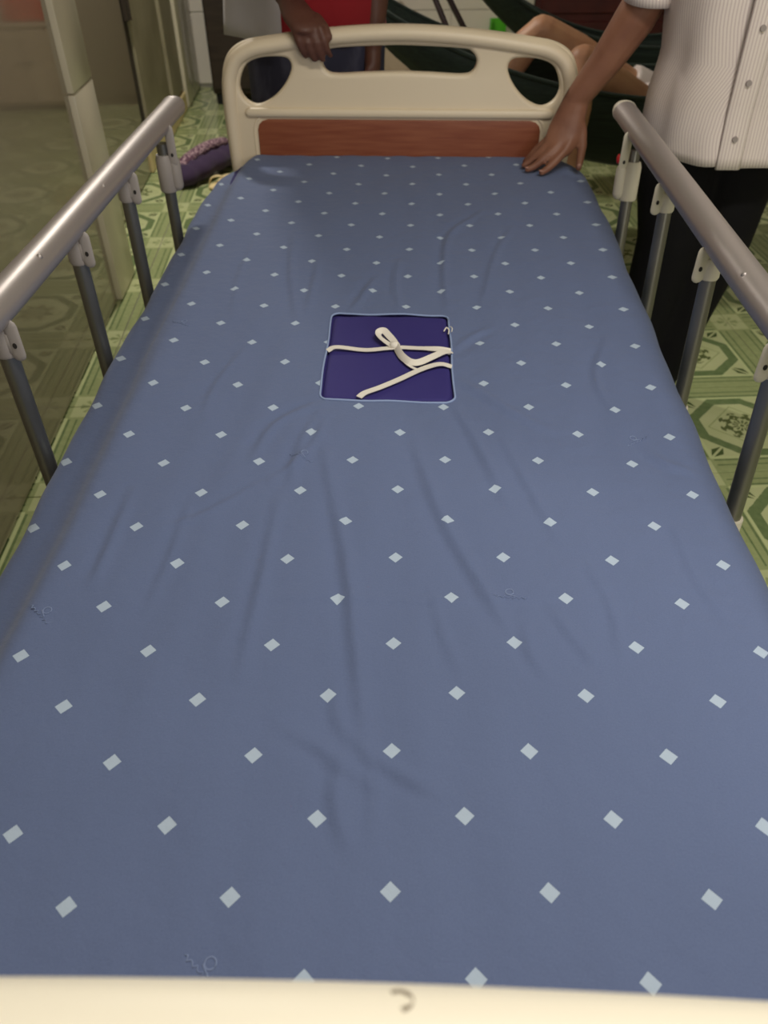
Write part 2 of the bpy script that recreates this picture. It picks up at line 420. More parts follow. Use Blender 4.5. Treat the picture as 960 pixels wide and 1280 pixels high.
# ------------------------------------------------------------------ hospital bed
bed = empty('hospital_bed', (0, 1.08, 0), 'hospital bed with cream plastic head and foot boards and aluminium side rails', 'bed')
OUT = [(-.425, .16), (-.43, .60), (-.433, .70), (-.431, .765), (-.424, .803), (-.404, .836), (-.366, .856), (-.31, .8655), (-.2, .879), (-.1, .887), (0, .890),
       (.1, .887), (.2, .879), (.31, .8655), (.366, .856), (.404, .836), (.424, .803), (.431, .765), (.433, .70), (.43, .60), (.425, .16)]
LH = [(-.386, .775), (-.368, .806), (-.335, .820), (-.290, .823), (-.266, .818), (-.260, .798), (-.278, .765), (-.310, .735), (-.347, .7195), (-.374, .728), (-.388, .750)]
CH = [(-.184, .815), (-.172, .835), (-.145, .842), (-.035, .847), (.035, .847), (.145, .842), (.172, .835), (.184, .815), (.174, .794), (.148, .788), (.075, .791), (0, .793), (-.075, .791), (-.148, .788), (-.174, .794)]
RHL = [(-x, z) for x, z in LH][::-1]
def open_path(L, k=5): return [(p[0], p[1]) for p in smooth_path([(a, b, 0) for a, b in L], k)]
def cl(L): return [(p[0], p[1]) for p in closed_path([(a, b, 0) for a, b in L], 6)]
def board(name, y0, sign, mt, slant=0):
    """sign +1: decorated face looks towards -y (headboard)"""
    fn = lambda a, b, c: (a, y0-sign*c+slant*(b-.6), b)
    loops = [OUT[:1]+open_path(OUT[1:-1])+OUT[-1:], cl(LH), cl(CH), cl(RHL)]
    o = plate(name, loops, .030, .010, mt, bed, fn)
    # raised rounded rim following the arch
    arch = smooth_path([(-.405, y0-sign*.002, .42)]+[(x*.963, y0-sign*(.006 if z > .72 else .002), z-.0175) for x, z in OUT[1:-1]]+[(.405, y0-sign*.002, .42)], 5)
    obj('rim', *tube(arch, [(.024, .0185)]*len(arch), 14, ref=(0, 1, 0)), mt, o)
    ridge = [(x, y0-sign*.017, .703) for x in np.linspace(-.37, .37, 9)]
    obj('ridge', *tube(ridge, [(.008, .011)]*9, 12, ref=(0, 1, 0)), mt, o)
    for nm, off, mm in (('wood_panel', .014, M['wood']),):
        pl = [(-.353, .30), (-.353, .664), (-.349, .676), (-.340, .684), (-.325, .688), (.325, .688), (.340, .684), (.349, .676), (.353, .664), (.353, .30)]
        plate(nm, [pl], .010, .002, mm, o, lambda a, b, c: (a, y0-sign*(off+c), b))
    # frame lip round the wood panel
    lip = smooth_path([(-.362, y0-sign*.014, .30), (-.362, y0-sign*.014, .6), (-.361, y0-sign*.014, .668), (-.347, y0-sign*.014, .690), (-.325, y0-sign*.014, .696), (0, y0-sign*.014, .696), (.325, y0-sign*.014, .696), (.347, y0-sign*.014, .690), (.361, y0-sign*.014, .668), (.362, y0-sign*.014, .6), (.362, y0-sign*.014, .30)], 4)
    obj('panel_lip', *tube(lip, [.0035]*len(lip), 8), mt, o)
    return o
hbd = board('headboard', 2.098, 1, M['cream'])
fbd = board('footboard', .0742, -1, M['footcream'])
# platform, side beams, legs and casters
obj('platform', *join(box(-.42, .10, .44, .42, 2.075, .462, .004), *[box(-.42, .14+i*.16, .425, .42, .20+i*.16, .44, .002) for i in range(12)]), M['frame'], bed, sharp=30)
for s in (-1, 1):
    obj('side_beam', *box(s*.44-.02, .09, .40, s*.44+.02, 2.08, .45, .005), M['frame'], bed, sharp=30)
for s in (-1, 1):
    for y in (.22, 1.94):
        lg = obj('leg', *box(s*.40-.022, y-.022, .11, s*.40+.022, y+.022, .42, .005), M['frame'], bed, sharp=30)
        obj('caster', *join(tube([(s*.40-.014, y, .052), (s*.40+.014, y, .052)], [.05, .05], 18, cap='flat'), box(s*.40-.020, y-.02, .05, s*.40-.016, y+.02, .115), box(s*.40+.016, y-.02, .05, s*.40+.020, y+.02, .115)), M['black'], lg, sharp=40)
    obj('cross_beam', *box(-.40, (.22 if s < 0 else 1.94)-.02, .30, .40, (.22 if s < 0 else 1.94)+.02, .34, .004), M['frame'], bed, sharp=30)
# folding side rails
BARZ = .757
def side_rail(s, lean):
    BG = M['beige'] if s > 0 else M['jointshade']
    X = s*.50; z1 = .742 if s > 0 else .757; z2 = .760 if s > 0 else .764
    yf, yn = (1.873, .40) if s > 0 else (1.868, .40)
    n = 14; P = []; R = []
    for i in range(n):
        t = i/(n-1); P.append((X, yn+(yf-yn)*t, z1+(z2-z1)*max(0, (t-.4)/.6))); R.append((.0215, .0255))
    bar = obj('side_rail', *tube(P, R, 20, ref=(0, 0, 1), cap='flat'), M['alu'], bed, sharp=50)
    obj('end_cap', *join(tube([(X, yf, z2), (X, yf+.012, z2)], [(.0225, .0265), (.0205, .0245)], 20, ref=(0, 0, 1), cap='round')), M['beige'] if s > 0 else M['alu'], bar, sharp=50)
    for k in (0, 1, 2):
        obj('rivet', *ball((X-s*.016, 1.60-.29*k, z1+.016), .0045, 8, 5), M['alu'], bar)
    for i, y in enumerate((1.735, 1.460, 1.180, .888, .60)):
        zt = z1+(z2-z1)*max(0, ((y-yn)/(yf-yn)-.4)/.6)-.018
        zb = .455; yb = y-lean*(zt-zb)
        f = lambda z: y-lean*(zt-z)
        obj('post', *tube([(X, yb, zb), (X, f(zt-.02), zt-.02)], [.0125, .0125], 14, cap='flat'), M['steel'], bar, sharp=40)
        ln = .118 if i == 0 else .044
        rr = .0195 if i == 0 else .0155
        tp = zt-.042 if i == 0 else zt+.004
        sl = tube([(X, f(zt-ln), zt-ln), (X, f(zt-ln+.004), zt-ln+.004), (X, f(tp-.010), tp-.010), (X, f(tp), tp)], [rr-.002, rr, rr, rr-.003], 14, cap='flat')
        # flat ear on the bed side, rounded below
        e = X-s*(.020 if i else .022); zc = zt-.024 if i else zt-.04; hh = .026 if i else .050
        ear = tube([(e, f(zc)-.010, zc+hh), (e, f(zc)-.010, zc-.014)], [(.0095, .0028), (.0095, .0028)], 12, ref=(1, 0, 0))
        jt = obj('joint', *join(sl, ear, box(min(e, X), f(zc)-.012, zc-.012, max(e, X), f(zc)-.006, zc+hh*.6, .001)), BG, bar, sharp=50) if i else obj('latch_sleeve', *join(sl, ear, tube([(X-s*.020, f(zt-ln+.014), zt-ln+.014), (X-s*.020, f(zt-.058), zt-.058)], [.013, .013], 12)), BG, bar, sharp=50)
        if i == 0 and s > 0: obj('latch_button', *ball((e-s*.010, f(zc)-.002, zc+.004), (.0045, .007, .010), 10, 7), M['red'], bar)['label'] = 'red latch button'
        # the pivot hole shows as a dark spot
        obj('pivot_hole' if i else 'latch_hole', *tube([(e, f(zc)-.0125, zc), (e, f(zc)-.0134, zc)], [(.0028, .004)]*2, 10, ref=(1, 0, 0), cap='flat'), M['dark'], bar, sharp=40)
        obj('foot_joint', *join(tube([(X, yb-lean*.0, zb-.02), (X, yb, zb+.012)], [.0165, .0155], 12, cap='flat')), M['beige'], bar, sharp=40)
    obj('lower_bar', *box(X-s*.0-.012, .50, .425, X+.012, 1.85, .446, .004), M['frame'], bar, sharp=30)
    for y in (.7, 1.6):
        obj('mount', *box(min(s*.455, X), y-.02, .418, max(s*.455, X), y+.02, .438, .003), M['frame'], bar, sharp=30)
side_rail(-1, 0.0); side_rail(1, .14)

# ------------------------------------------------------------------ mattress, cushion in the opening, tapes
def ztop(y): return .573+.034*np.clip((np.asarray(y, float)-.85)/1.2, 0, 1)
HX0, HX1, HY0, HY1, HR = -.105, .098, .974, 1.240, .014
def mattress_mesh():
    V = []; F = []; ys = [.125, .13, .145]+list(np.linspace(.2, 2.0, 19))+[2.05, 2.066, 2.072]
    prof = [(-.385, -.105), (-.418, -.103), (-.424, -.09), (-.424, -.05), (-.418, -.034), (-.40, -.020), (-.37, -.0095), (-.2, -.006), (0, -.006), (.2, -.006), (.37, -.0095), (.40, -.020), (.418, -.034), (.424, -.05), (.424, -.09), (.418, -.103), (.385, -.105)]
    n = len(prof)
    for j, y in enumerate(ys):
        e = {0: .5, 1: .25, 2: .08, len(ys)-1: .5, len(ys)-2: .25, len(ys)-3: .08}.get(j, 0)
        for x, z in prof: V.append((x*(1-e*.02), y, float(ztop(y))+(z if e == 0 else -.055+(z+.055)*(1-e))))
    for j in range(len(ys)-1):
        for i in range(n): F.append((j*n+i, j*n+(i+1) % n, (j+1)*n+(i+1) % n, (j+1)*n+i))
    F.append(tuple(range(n))); F.append(tuple((len(ys)-1)*n+i for i in range(n))); return V, F
mattress = empty('mattress', (0, 1.1, .467), 'navy vinyl mattress seen only through the square opening in the blue sheet', 'mattress')
obj('mattress_body', *mattress_mesh(), M['navy'], mattress)
def cushion():
    V = []; F = []; nx, ny = 25, 31
    for j in range(ny):
        for i in range(nx):
            a = math.sin((-1+2*i/(nx-1))*PI/2)*.5+.5*(-1+2*i/(nx-1)); b = math.sin((-1+2*j/(ny-1))*PI/2)*.5+.5*(-1+2*j/(ny-1))
            x = (HX0+HX1)/2+a*.1; y = (HY0+HY1)/2+b*.132
            e = (1-abs(a)**10)*(1-abs(b)**12)
            z = float(ztop(y))-.010+.0085*min(1, e*2.6)**.7+.0025*math.cos(a*1.4)*math.cos(b*1.4)+.0006*math.sin(9*a+5*b)
            V.append((x, y, z))
    for j in range(ny-1):
        for i in range(nx-1): F.append((j*nx+i, j*nx+i+1, (j+1)*nx+i+1, (j+1)*nx+i))
    return V, F
obj('opening_cushion', *cushion(), M['navy'], mattress)
def ctop(x, y):
    return float(ztop(y))+.0030
def tape(P, width, name, lift=0.0016, twist=None, zs=None):
    """flat cotton tape along P lying on the cushion"""
    Q = smooth_path([(x, y, (zs[i] if zs else 0)) for i, (x, y) in enumerate(P)], 8); V = []; F = []
    for i, (x, y, dz) in enumerate(Q):
        a = Q[max(0, i-1)]; b = Q[min(len(Q)-1, i+1)]; t = np.array([b[0]-a[0], b[1]-a[1]]); t /= max(1e-9, np.hypot(*t)); nrm = np.array([-t[1], t[0]])
        u = i/(len(Q)-1); tw = twist(u) if twist else 0
        for sgn in (-1, 1):
            for th in (0, 1):
                o = sgn*width/2*math.cos(tw)
                V.append((x+nrm[0]*o, y+nrm[1]*o, ctop(x, y)+lift+dz+.0009*th+sgn*width/2*math.sin(tw)))
    for i in range(len(Q)-1):
        a = i*4; b = a+4
        F += [(a, a+2, b+2, b), (a+1, b+1, b+3, a+3), (a, b, b+1, a+1), (a+2, a+3, b+3, b+2)]
    F += [(0, 1, 3, 2), (len(V)-4, len(V)-2, len(V)-1, len(V)-3)]
    return V, F
RW = .0105
obj('tie_tape', *join(tape([(-.103, 1.112), (-.088, 1.119), (-.043, 1.111), (-.008, 1.115), (.015, 1.117), (.04, 1.119), (.06, 1.118), (.08, 1.114), (.097, 1.112)], RW, 'a', zs=[-.003, .0, 0, .001, .002, 0, 0, .001, -.002], twist=lambda u: 0 if u < .7 else (u-.7)*2.2),
    tape([(.002, 1.120), (-.010, 1.132), (-.020, 1.145), (-.021, 1.156), (-.013, 1.160), (-.005, 1.149), (.004, 1.132), (.008, 1.122)], .011, 'b', zs=[.003, .004, .006, .007, .008, .006, .005, .004], twist=lambda u: .5*math.sin(u*PI)),
    tape([(.006, 1.124), (.011, 1.106), (.019, 1.085), (.031, 1.070), (.045, 1.069), (.065, 1.085), (.085, 1.103), (.098, 1.111)], .0115, 'c', zs=[.005, .004, .004, .004, .004, .004, .003, -.001], twist=lambda u: .9*(1-u)),
    tape([(.010, 1.120), (.014, 1.098), (.022, 1.076), (.033, 1.060), (.045, 1.052)], .005, 'd', zs=[.004, .002, .001, .001, 0]),
    ball((.006, 1.121, ctop(0, 1.12)+.006), (.009, .008, .006), 10, 7)), M['ribbon'], mattress, sharp=60)
obj('tie_tape', *tape([(-.045, .977), (-.036, .988), (-.014, 1.003), (.016, 1.027), (.045, 1.051), (.068, 1.066), (.082, 1.071), (.097, 1.069)], RW, 'e', zs=[-.001, 0, 0, 0, .001, .001, 0, -.003]), M['ribbon'], mattress, sharp=60)

# ------------------------------------------------------------------ bed sheet
CU = [-0.1637, -0.1456, -0.0666, 0.0711, 0.0137, 3.598, 0.0216, -0.0583, -0.029, 0.0243, 0.0229, -0.0047, -0.0697, -0.0545, 0.0113]
CV = [13.2354, 15.3952, 0.6456, -0.0177, -0.3419, -0.1654, 0.3138, -0.0277, -0.1974, 0.1874, -0.6485, -0.3529, 0.1703, 0.0706, -0.1685]
def printed(x, y):     # the print is pulled a little askew, as the cloth was
    X = np.asarray(x)/.45; Y = (np.asarray(y)-1.1)/.95; u = 0; v = 0; k = 0
    for i in range(5):
        for j in range(5-i):
            u = u+CU[k]*X**i*Y**j; v = v+CV[k]*X**i*Y**j; k += 1
    return u, v/2
CREASES = [([(-.094, .895), (-.043, .643), (-.026, .527), (-.007, .386)], 1.5), ([(.034, .898), (.069, .729), (.111, .608), (.137, .536)], 1.5), ([(-.134, .763), (-.136, .592), (-.138, .469)], 1.1), ([(.159, .901), (.185, .786), (.211, .677)], .9),
 ([(-.156, .578), (-.05, .579), (.073, .58), (.215, .589)], .5), ([(-.091, .415), (-.055, .396), (-.032, .378), (.002, .357)], 1), ([(-.008, .39), (.023, .369), (.058, .349)], 1), ([(-.102, .968), (-.161, .912), (-.182, .828)], 1.4), ([(-.096, .964), (-.12, .857), (-.124, .77)], 1.2),
 ([(-.089, .944), (-.106, .857), (-.149, .786)], 1.1), ([(.189, 1.71), (.114, 1.584), (.097, 1.409), (.098, 1.257)], 1.3), ([(.246, 1.629), (.201, 1.489), (.153, 1.252)], .8), ([(-.21, 1.589), (-.195, 1.401), (-.163, 1.216)], 1.1), ([(-.148, 1.455), (-.147, 1.369), (-.149, 1.245)], .9),
 ([(-.033, 1.388), (-.053, 1.313), (-.071, 1.253)], 1.1), ([(.011, 1.459), (.003, 1.373), (.013, 1.255)], 1.1), ([(.094, .979), (.128, .863), (.159, .73)], 1.1), ([(.098, 1.045), (.137, 1.002), (.18, .95), (.232, .903)], 1.2), ([(.1, 1.117), (.135, 1.169), (.17, 1.197)], 1.0),
 ([(-.326, .764), (-.324, .645), (-.324, .593)], 1.2), ([(-.247, .75), (-.248, .647), (-.254, .559)], .7), ([(.355, .869), (.378, .834), (.411, .817)], 1.2), ([(.154, .558), (.157, .504), (.173, .474)], .9), ([(.186, .57), (.205, .526), (.224, .495)], .9), ([(.056, .597), (.067, .533), (.085, .472)], .7),
 ([(.238, .646), (.252, .572), (.249, .496)], .7), ([(-.032, .378), (-.033, .341), (-.02, .299)], 1.0), ([(-.007, .386), (.002, .342), (0, .306)], .8), ([(-.042, .468), (-.035, .422), (-.007, .386)], .8), ([(-.16, .785), (-.22, .72), (-.273, .688)], .7), ([(-.236, 1.134), (-.266, 1.013), (-.268, .929)], .7),
 ([(.362, 1.174), (.32, 1.051), (.33, .944)], .8), ([(.354, .72), (.357, .623), (.376, .541)], .6), ([(-.392, 1.363), (-.401, 1.156), (-.401, 1.033)], .9), ([(-.284, 1.546), (-.293, 1.399), (-.276, 1.213)], .6)]
def wrinkles(X, Y):
    Z = np.zeros_like(X)
    for pl, amp in CREASES:
        Q = np.array(smooth_path([(a, b, 0) for a, b in pl], 5))[:, :2]; best = np.full(X.shape, 9.0); sd = np.zeros_like(X); tt = np.zeros_like(X)
        L = len(Q)-1
        for i in range(L):
            a, b = Q[i], Q[i+1]; d = b-a; l2 = d@d
            t = np.clip(((X-a[0])*d[0]+(Y-a[1])*d[1])/l2, 0, 1)
            ex = X-a[0]-t*d[0]; ey = Y-a[1]-t*d[1]; r = np.hypot(ex, ey); m = r < best
            best = np.where(m, r, best); sd = np.where(m, np.sign(ex*d[1]-ey*d[0])*r, sd); tt = np.where(m, (i+t)/L, tt)
        wd = .0046+.0022*amp; env = np.sin(np.clip(tt, .03, .97)*PI)**.6
        Z += amp*.0031*env*(np.exp(-(best/wd)**2)-.55*np.exp(-((sd-1.7*wd)/(1.2*wd))**2))
    # soft undulation of the loosely laid cloth
    Z += .0012*np.sin(X*23+3*np.sin(Y*5))*np.sin(Y*7+1+2*X)+.0007*np.sin(X*61+Y*13)*np.sin(Y*19-X*11)
    # low ridges drawn lengthwise
    Z += .0006*np.sin(X*95+4*np.sin(Y*3.1))*(.5+.5*np.sin(Y*4+X*9))
    return Z
def make_sheet():
    NX, NY = 270, 470
    profL = [(0, 0), (.34, 0), (.37, 0), (.384, -.001), (.396, -.010), (.411, -.026), (.428, -.033), (.450, -.036), (.468, -.041), (.480, -.055), (.484, -.085), (.48, -.13)]
    profR = [(0, 0), (.33, 0), (.36, 0), (.39, -.001), (.418, -.004), (.440, -.012), (.453, -.027), (.458, -.05), (.458, -.09), (.456, -.13)]
    def arc(pr):
        pr = np.array(pr); s = np.r_[0, np.cumsum(np.hypot(*np.diff(pr, axis=0).T))]; q = np.linspace(0, s[-1], 400)
        k = np.ones(13)/13; out = []
        for c in (0, 1):       # evenly spaced along the cloth, corners eased
            v = np.interp(q, s, pr[:, c])
            for _ in range(2): v = np.convolve(np.r_[np.full(6, v[0]), v, np.full(6, v[-1])], k, 'valid')
            out.append(v)
        return q, np.stack(out, -1)
    aL, aR = arc(profL), arc(profR)
    S1 = aR[0][-1]; S0 = -aL[0][-1]
    ss = np.linspace(S0, S1, NX); ys0, ys1 = .105, 2.082
    yv = np.linspace(ys0-.09, ys1+.09, NY)
    def endprof(t):   # rolls over the two ends
        y = np.clip(t, ys0+.02, ys1-.012); z = 0*t
        lo = ys0+.02-t; hi = t-(ys1-.012)
        y = np.where(lo > 0, ys0+.02-.02*np.sin(np.clip(lo/.03, 0, PI/2)), y); z = np.where(lo > 0, -.02*(1-np.cos(np.clip(lo/.03, 0, PI/2)))-np.clip(lo-.047, 0, 1), z)
        y = np.where(hi > 0, ys1-.012+.012*np.sin(np.clip(hi/.018, 0, PI/2)), y); z = np.where(hi > 0, -.012*(1-np.cos(np.clip(hi/.018, 0, PI/2)))-np.clip(hi-.028, 0, 1), z)
        return y, z
    SS, YY = np.meshgrid(ss, yv)
    xr = np.where(SS > 0, np.interp(SS, aR[0], aR[1][:, 0]), -np.interp(-SS, aL[0], aL[1][:, 0]))
    zr = np.where(SS > 0, np.interp(SS, aR[0], aR[1][:, 1]), np.interp(-SS, aL[0], aL[1][:, 1]))
    Ye, Ze = endprof(YY)
    e_ = np.clip((np.abs(xr)-.36)/.10, 0, 1)
    wav = 1+(.008*np.sin(Ye*6.3+1)+.004*np.sin(Ye*19+2*np.sign(xr))+.002*np.sin(Ye*41))*e_+np.where(xr > 0, .055*np.clip((Ye-1.05)/.6, 0, 1)*e_, 0)-np.where(xr > 0, .03, .04)*np.clip((Ye-1.75)/.3, 0, 1)*e_
    # rounded corner at the head end
    cr = np.clip((Ye-1.99)/.09, 0, 1)**2*.030*np.clip((np.abs(xr)-.30)/.13, 0, 1)
    Xw = xr*wav-np.sign(xr)*cr
    top = np.clip(1+zr/.03, 0, 1)*np.clip(1+Ze/.01, 0, 1)
    Zw = ztop(Ye)+zr+Ze+wrinkles(Xw, Ye)*top-.0008
    # cloth drawn down a little around the opening
    dr = np.clip(-zr, 0, .045); sh = 1-dr/.66
    u, v = printed(np.clip(xr*sh+np.sign(xr)*np.clip(-zr-.045, 0, .1), -.56, .56), np.clip(YY*sh, .05, 2.13))
    # the opening
    cx, cy = (HX0+HX1)/2, (HY0+HY1)/2; hx, hy = (HX1-HX0)/2, (HY1-HY0)/2
    dx = np.abs(Xw-cx)-(hx-HR); dy = np.abs(Ye-cy)-(hy-HR)
    sdf = np.hypot(np.maximum(dx, 0), np.maximum(dy, 0))+np.minimum(np.maximum(dx, dy), 0)-HR
    V = np.stack([Xw, Ye, Zw], -1).reshape(-1, 3); inside = (sdf < 0).ravel(); F = []
    sd = sdf.ravel()
    keep = np.zeros(len(V), bool)
    for j in range(NY-1):
        for i in range(NX-1):
            q = (j*NX+i, j*NX+i+1, (j+1)*NX+i+1, (j+1)*NX+i)
            if sum(sd[k] < 0 for k in q) >= 2: continue
            F.append(q)
    # pull the cut edge onto the outline
    cnt = {}
    for q in F:
        for a, b in zip(q, q[1:]+q[:1]): cnt[frozenset((a, b))] = cnt.get(frozenset((a, b)), 0)+1
    edge = {k for e, c in cnt.items() if c == 1 for k in e}
    for k in edge:
        if abs(sd[k]) < .02:
            p = V[k]; qx, qy = p[0]-cx, p[1]-cy
            ix, iy = np.clip(qx, -(hx-HR), hx-HR), np.clip(qy, -(hy-HR), hy-HR)
            ox, oy = qx-ix, qy-iy; r = math.hypot(ox, oy)
            if r < 1e-6: ox, oy = (np.sign(qx), 0) if hx-abs(qx) < hy-abs(qy) else (0, np.sign(qy)); r = 1
            V[k][0] = cx+ix+ox/r*HR; V[k][1] = cy+iy+oy/r*HR
            uu, vv = printed(V[k][0], V[k][1]); u.ravel()[k] = uu; v.ravel()[k] = vv
    used = sorted({k for q in F for k in q}); mp = {k: i for i, k in enumerate(used)}
    V = V[used]; F = [tuple(mp[k] for k in q) for q in F]; uv = np.stack([u.ravel(), v.ravel()], -1)[used]
    return V, F, uv
sheet = empty('bed_sheet', (0, 1.1, .56), 'blue cotton bed sheet printed with small pale diamonds, stretched over the mattress', 'bed sheet')
sv, sf, suv = make_sheet()
so = obj('sheet_cloth', sv, sf, M['sheet'], sheet, uv=suv)
def zsheet(x, y): return float(ztop(y)+wrinkles(np.array([x]), np.array([y]))[0]-.0008)
ol = []
for a0, cx, cy in ((0, HX1-HR, HY1-HR), (90, HX0+HR, HY1-HR), (180, HX0+HR, HY0+HR), (270, HX1-HR, HY0+HR)):
    for k in range(5):
        a = rad(a0+k*22.5); ol.append((cx+HR*math.cos(a), cy+HR*math.sin(a)))
ol2 = []
for i in range(len(ol)):
    a, b = ol[i], ol[(i+1) % len(ol)]; n = max(1, int(math.hypot(b[0]-a[0], b[1]-a[1])/.012))
    ol2 += [(a[0]+(b[0]-a[0])*k/n, a[1]+(b[1]-a[1])*k/n) for k in range(n)]
pp = [(x+.0008*math.sin(40*y), y+.0016*math.sin(55*x+1), zsheet(x, y)+.0006) for x, y in ol2]; pp.append(pp[0])
obj('opening_piping', *tube(pp, [.0017]*len(pp), 8, cap='flat'), M['piping'], sheet)
obj('loose_thread', *join(tube(smooth_path([(.088, 1.176, .587), (.092, 1.182, .590), (.096, 1.178, .588), (.095, 1.168, .586)], 4), [.0012]*13, 6), tube(smooth_path([(.099, 1.19, .588), (.1015, 1.18, .590), (.1005, 1.172, .588)], 4), [.0009]*9, 6)), M['ribbon'], sheet)
# faint pale script marks woven into the cloth: a small ring over a scrawled stroke
def scrawl(x, y, a, k=1.0):
    ca, sa = math.cos(a), math.sin(a); parts = []
    def P(u, v): X = x+k*(u*ca-v*sa); Y = y+k*(u*sa+v*ca); return (X, Y, zsheet(X, Y)+.0003)
    ring = [P(.0045*math.cos(t), .005+.0045*math.sin(t)) for t in np.linspace(0, 2*PI, 13)]
    s1 = [P(-.019+.0022*i, -.004+.0018*math.sin(i*2.3)) for i in range(18)]
    s2 = [P(-.004+.002*i, .001-.0006*i) for i in range(6)]
    for q in (ring, s1, s2): parts.append(tube(q, [(.0008, .0004)]*len(q), 6, ref=(1, 0, 0), cap='flat'))
    return join(*parts)
for x, y, a in ((.142, .588, -.05), (-.366, .549, -.75), (-.115, .839, -.5), (.347, .889, .6), (-.36, 1.203, -.5), (-.12, .206, -.7)):
    obj('printed_mark', *scrawl(x, y, a), M['print'], sheet)

# ------------------------------------------------------------------ people
def head(c, yaw, pitch, root, skinm, parts):
    """adds head and neck shapes to the body list, returns builder for hair and eyes"""
    Rm = Matrix.Rotation(yaw, 3, 'Z') @ Matrix.Rotation(pitch, 3, 'X'); c = Vector(c)
    P = lambda x, y, z: tuple(c+Rm@Vector((x, y, z)))
    parts += [ball(c, (.074, .095, .108), 18, 12, Rm), ball(P(0, -.028, -.055), (.055, .062, .058), 14, 9, Rm), ball(P(0, -.075, -.095), (.022, .02, .017), 10, 7, Rm),
              tube([P(0, -.086, .018), P(0, -.096, -.008), P(0, -.101, -.022)], [.009, .011, .014], 8), ball(P(0, -.09, -.028), (.019, .016, .010), 10, 7, Rm),
              ball(P(.076, .006, -.006), (.010, .020, .031), 10, 7, Rm), ball(P(-.076, .006, -.006), (.010, .020, .031), 10, 7, Rm),
              tube([P(-.036, -.084, .030), P(-.018, -.091, .034), P(.018, -.091, .034), P(.036, -.084, .030)], [.008, .009, .009, .008], 8)]
    def finish():
        h, f = ball(P(0, .008, .016), (.080, .101, .108), 20, 14, Rm)
        h2 = []
        for v in h:
            l = Rm.inverted()@(Vector(v)-c)
            if l.y < -.02 and l.z < .062: l.y = max(l.y, -.075); l.x *= .88; l.z = max(l.z, -.03); l = l*.82
            if l.z < -.035: l = Vector((l.x*.86, l.y*.9, max(l.z, -.05)))
            h2.append(tuple(c+Rm@l))
        obj('hair', h2, f, M['hair'], root)
        for s in (-1, 1):
            e = obj('eye', *ball(P(s*.030, -.0790, .010), (.0125, .009, .0062), 10, 7, Rm), M['eye'], root)
            obj('iris', *ball(P(s*.030, -.0870, .010), (.0050, .002, .0050), 8, 5, Rm), M['hair'], e)
        obj('lips', *join(tube([P(-.022, -.082, -.052), P(0, -.0935, -.050), P(.022, -.082, -.052)], [.003, .0055, .003], 8), tube([P(-.018, -.082, -.059), P(0, -.0925, -.060), P(.018, -.082, -.059)], [.003, .006, .003], 8)), M['lips'], root)
    return finish
def finger(pts, r0): return tube(pts, [r0*1.12, r0*1.0, r0*1.02, r0*.86, r0*.74][:len(pts)] if len(pts) == 5 else [r0*1.1, r0, r0*.92, r0*.76][:len(pts)], 10)
def grid_cloth(name, rings, mt, parent, uvs=1.0, closed=True, thick=.0025):
    """cloth lofted through rings of points; U counts metres round the ring"""
    n = len(rings[0]); V = [p for r in rings for p in r]; F = []; m = len(rings); uv = []
    for r in rings:
        s = 0
        for k, p in enumerate(r):
            if k: s += math.dist(p, r[k-1])
            uv.append((s*uvs, p[2]))
    for i in range(m-1):
        for k in range(n if closed else n-1):
            F.append((i*n+k, i*n+(k+1) % n, (i+1)*n+(k+1) % n, (i+1)*n+k))
    o = obj(name, V, F, mt, parent, uv=uv)
    so = o.modifiers.new('thickness', 'SOLIDIFY'); so.thickness = thick; so.offset = 0
    return o
def flatfoot(heel, toe, w=.045, h=.05):
    a, b = Vector(heel), Vector(toe); d = (b-a)
    return tube([a, a+d*.35, a+d*.7, b], [(w*.75, h*.9), (w*.85, h*.8), (w, h*.5), (w*.8, h*.35)], 12, ref=(d.y, -d.x, 0))

# --- man in the striped shirt beside the right rail
pa = empty('person', (.74, 1.95, 0), 'person in striped short-sleeved shirt and black trousers pressing one hand on the bed corner', 'person')
parts = []
SHA = (.505, 1.96, 1.20); ELA = (.535, 1.955, .985); WRA = (.417, 2.005, .755)
fin = head((.70, 1.70, 1.52), rad(-25), rad(28), pa, 'skinA', parts)
parts += [tube([(.71, 1.80, 1.30), (.705, 1.76, 1.40), (.70, 1.72, 1.47)], [.062, .056, .056], 14),
          tube([(.73, 1.97, .84), (.725, 1.95, .98), (.72, 1.90, 1.12), (.71, 1.85, 1.24), (.71, 1.82, 1.31)], [(.15, .10), (.145, .10), (.16, .105), (.165, .10), (.10, .07)], 18, ref=(1, 0, 0)),
          tube([(.60, 1.84, 1.27), (.555, 1.87, 1.22), (.535, 1.92, 1.10), ELA], [.058, .055, .049, .043], 14),
          tube([ELA, (.510, 1.965, .925), (.468, 1.985, .84), WRA], [(.043, .043), (.045, .043), (.038, .036), (.030, .025)], 14),
          tube([(.82, 1.84, 1.27), (.90, 1.88, 1.20), (.95, 1.93, 1.05), (.96, 1.92, .99)], [.058, .052, .045, .042], 14),
          tube([(.96, 1.92, .99), (.98, 1.85, .90), (.99, 1.78, .80)], [.042, .040, .028], 14)]
